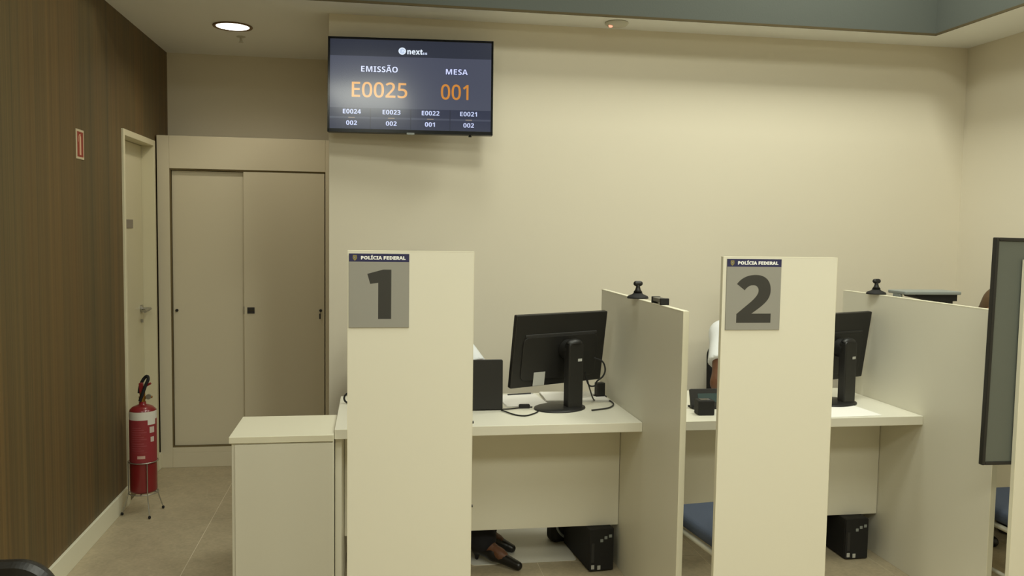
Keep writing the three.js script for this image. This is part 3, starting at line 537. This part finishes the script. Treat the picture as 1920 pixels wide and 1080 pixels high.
  // clothes
  const sl = o.sleeve; const shirtB = bones([...trunk.slice(0, 5), [J.chest, mix(J.chest, J.neck, .75), .075, .05], [J.shL, mix(J.shL, J.elL, sl), .05, .056], [J.shR, mix(J.shR, J.elR, sl), .05, .056]], .04);
  const shirt = (p) => Math.max(shirtB(p) - .012, J.pelvis[1] - .03 - p[1]);
  const cutS = (s) => { const a = mix(J['sh' + s], J['el' + s], sl), d = nrm(sub(J['el' + s], J['sh' + s])); return (p) => (p[0] - a[0]) * d[0] + (p[1] - a[1]) * d[1] + (p[2] - a[2]) * d[2]; }; const cL = cutS('L'), cR = cutS('R');
  const armZone = (p, s) => capD(p, J['sh' + s], J['el' + s], .08, .08) < 0;
  const shirtF = (p) => { let d = shirt(p); if (armZone(p, 'L')) d = Math.max(d, cL(p)); if (armZone(p, 'R')) d = Math.max(d, cR(p)); return d; };
  const [sl0, sh0] = bb([J.pelvis, J.neck, J.shL, J.shR, mix(J.shL, J.elL, sl), mix(J.shR, J.elR, sl)], .13); part('shirt', meshField(shirtF, sl0, sh0, .009), o.shirt, t);
  const trB = bones([[add(J.pelvis, [-.07, 0, 0]), add(J.pelvis, [.07, 0, 0]), .118, .118], ...['L', 'R'].flatMap(s => [[J['hip' + s], J['kn' + s], .09, .068], [J['kn' + s], mix(J['kn' + s], J['an' + s], .97), .066, o.hem || .055]])], .035);
  const trF = (p) => Math.max(trB(p) - .008, p[1] - J.pelvis[1] - .1); const [t0, t1] = bb([J.pelvis, J.hipL, J.hipR, J.knL, J.knR, J.anL, J.anR], .13); part('trousers', meshField(trF, t0, t1, .012), o.trousers, t);
  const hairF = (P) => { const p = toLocal(P); let d = ellD(p, [0, .035, -.018], [.088, .105, .102]); if (o.longHair) { d = smin(d, capD(p, [0, 0, -.06], [0, -.15, -.075], .07, .05), .05); } d = Math.max(d, -ellD(p, [0, -.045, .075], [.078, .1, .075])); if (!o.longHair) d = Math.max(d, -p[1] - .03 - p[2] * .2); return d; };
  part('hair', meshField(hairF, sub(hc, [.13, .24, .16]), add(hc, [.13, .17, .13]), .007), o.hair, t);
  for (const s of ['L', 'R']) {
    const a = J['an' + s], b = J['to' + s], d0 = sub(b, a), dir = nrm([d0[0], 0, d0[2]]); const heel = add([a[0], .035, a[2]], mul(dir, -.035));
    const lst = o.heels ? [[add(heel, [0, .03, 0]), add([a[0], .05, a[2]], mul(dir, .06)), .03, .03], [add([a[0], .05, a[2]], mul(dir, .06)), [b[0], .022, b[2]], .031, .02], [add(heel, [0, .01, 0]), [heel[0], .008, heel[2]], .013, .008]] : [[heel, [b[0], .026, b[2]], .038, .026], [heel, add(heel, [0, .03, 0]), .04, .038]];
    const fb = bones(lst, .02); const open = o.heels ? ellD : null; const fn = (p) => { let d = Math.max(fb(p), -p[1] + .0005); if (o.heels) d = Math.max(d, -capD(p, [a[0], .108, a[2]], add([a[0], .092, a[2]], mul(dir, .075)), .036, .026)); return d; };
    const [l3, h3] = bb([heel, [heel[0], 0, heel[2]], b, [a[0], .1, a[2]]], .05); part('shoe', meshField(fn, [l3[0], -.004, l3[2]], h3, .0055), o.shoe || M.shoe, t);
  }
  return t;
}
function officeChair(label, pos, turn) {
  const t = thing('office_chair', label, 'chair', pos, turn, 'office chairs behind the desks');
  const s = new RoundedBoxGeometry(.48, .08, .46, 3, .035); s.translate(0, .425, 0); part('seat', s, M.blackMatt, t);
  const b = roundedPlate(.4, .42, .045, .08, .02); b.rotateX(-.06); b.translate(0, .72, -.19); part('backrest', b, M.blackMatt, t);
  part('back_support', tube([[0, .385, -.06], [0, .4, -.19], [0, .5, -.222], [0, .68, -.215]], .014, 20, 8), M.black, t);
  part('gas_lift', [cyl(.025, .025, .2, 0, .09, 0), cyl(.016, .016, .12, 0, .27, 0)], M.black, t);
  for (let i = 0; i < 5; i++) { const a = i * 72 * R + .3, c = Math.cos(a), q = Math.sin(a); part('base_arm', rod([0, .1, 0], [c * .27, .07, q * .27], .016), M.black, t); const g = new THREE.CylinderGeometry(.027, .027, .03, 16); g.rotateX(Math.PI / 2); g.rotateY(-a); g.translate(c * .27, .0275, q * .27); part('caster', g, M.rubber, t); }
  return t;
}
// first officer: legs under the first desk, sleeve beside the laptop
{
  const O = [.2, 0, -4.36]; const w = (x, y, z) => [x - O[0], y, z - O[2]];
  person('person in a white shirt and black trousers seated behind the panel marked 1', {
    pelvis: [0, .57, -.02], waist: [0, .75, -.03], chest: [0, .93, -.01], neck: [0, 1.1, .0], head: [0, 1.235, .03], shL: w(.392, 1.015, -4.34), shR: [-.185, 1.015, 0], elL: w(.512, .84, -4.17), elR: [-.2, .8, .12], wrL: w(.36, .79, -3.99), wrR: [-.02, .79, .32], hdL: [-.4, -.02, 1], hdR: [.3, -.02, 1],
    hipL: [.09, .55, .02], hipR: [-.09, .55, .02], knL: w(.46, .54, -4.0), knR: w(.33, .54, -3.98), anL: w(.53, .1, -3.97), anR: w(.51, .1, -3.83), toL: w(.66, .025, -3.92), toR: w(.655, .022, -3.705),
  }, { pos: O, skin: M.skin, shirt: M.shirt, sleeve: .9, trousers: M.darkCloth, hair: M.hairDark, longHair: true, heels: true, hem: .06 });
  officeChair('black office chair behind the desk next to the low cabinet', [.19, 0, -4.37], 0);
}
// second officer: arm propped on the second desk left of the panel marked 2
{
  const O = [1.99, 0, -4.32]; const w = (x, y, z) => [x - O[0], y, z - O[2]];
  person('person in a white short sleeved shirt seated behind the panel marked 2', {
    pelvis: [0, .57, -.02], waist: [0, .75, 0], chest: [0, .92, .05], neck: [0, 1.08, .09], head: [0, 1.215, .12], shL: [.185, 1.0, .07], shR: w(1.82, 1.02, -4.2), elL: [.22, .8, .2], elR: w(1.735, .79, -4.02), wrL: [.06, .79, .36], wrR: w(1.9, .79, -3.88), hdL: [-.3, -.02, 1], hdR: [1, -.02, .5],
    hipL: [.09, .55, .02], hipR: [-.09, .55, .02], knL: [.11, .54, .4], knR: [-.11, .54, .4], anL: [.1, .1, .42], anR: [-.1, .1, .42], toL: [.12, .03, .58], toR: [-.12, .03, .58],
  }, { pos: O, skin: M.skin, shirt: M.shirt, sleeve: .6, trousers: M.darkCloth, hair: M.hairDark });
  officeChair('black office chair under the person at the second desk', [2.07, 0, -4.33], 0);
}
// third officer leaning over the last desk, only the hair shows beside the grey board
{
  person('person with brown hair behind the last desk, mostly hidden by the grey board', {
    pelvis: [0, .57, -.02], waist: [0, .74, .05], chest: [0, .9, .17], neck: [0, 1.055, .3], head: [.015, 1.17, .385], shL: [.18, 1.0, .22], shR: [-.18, 1.0, .22], elL: [.22, .8, .34], elR: [-.22, .8, .34], wrL: [.08, .785, .5], wrR: [-.08, .785, .5], hdL: [-.3, -.02, 1], hdR: [.3, -.02, 1],
    hipL: [.09, .55, .02], hipR: [-.09, .55, .02], knL: [.11, .54, .4], knR: [-.11, .54, .4], anL: [.1, .1, .42], anR: [-.1, .1, .42], toL: [.12, .03, .56], toR: [-.12, .03, .56],
  }, { pos: [3.19, 0, -4.26], skin: M.skinLight, shirt: M.greyCloth, sleeve: .85, trousers: M.darkCloth, hair: M.hairBrown, longHair: true });
  officeChair('black office chair under the person at the last desk', [3.18, 0, -4.27], 0);
}
scene.traverse(o => { if (o.isLight) o.castShadow = !o.isRectAreaLight; });
renderer.render(scene, camera);
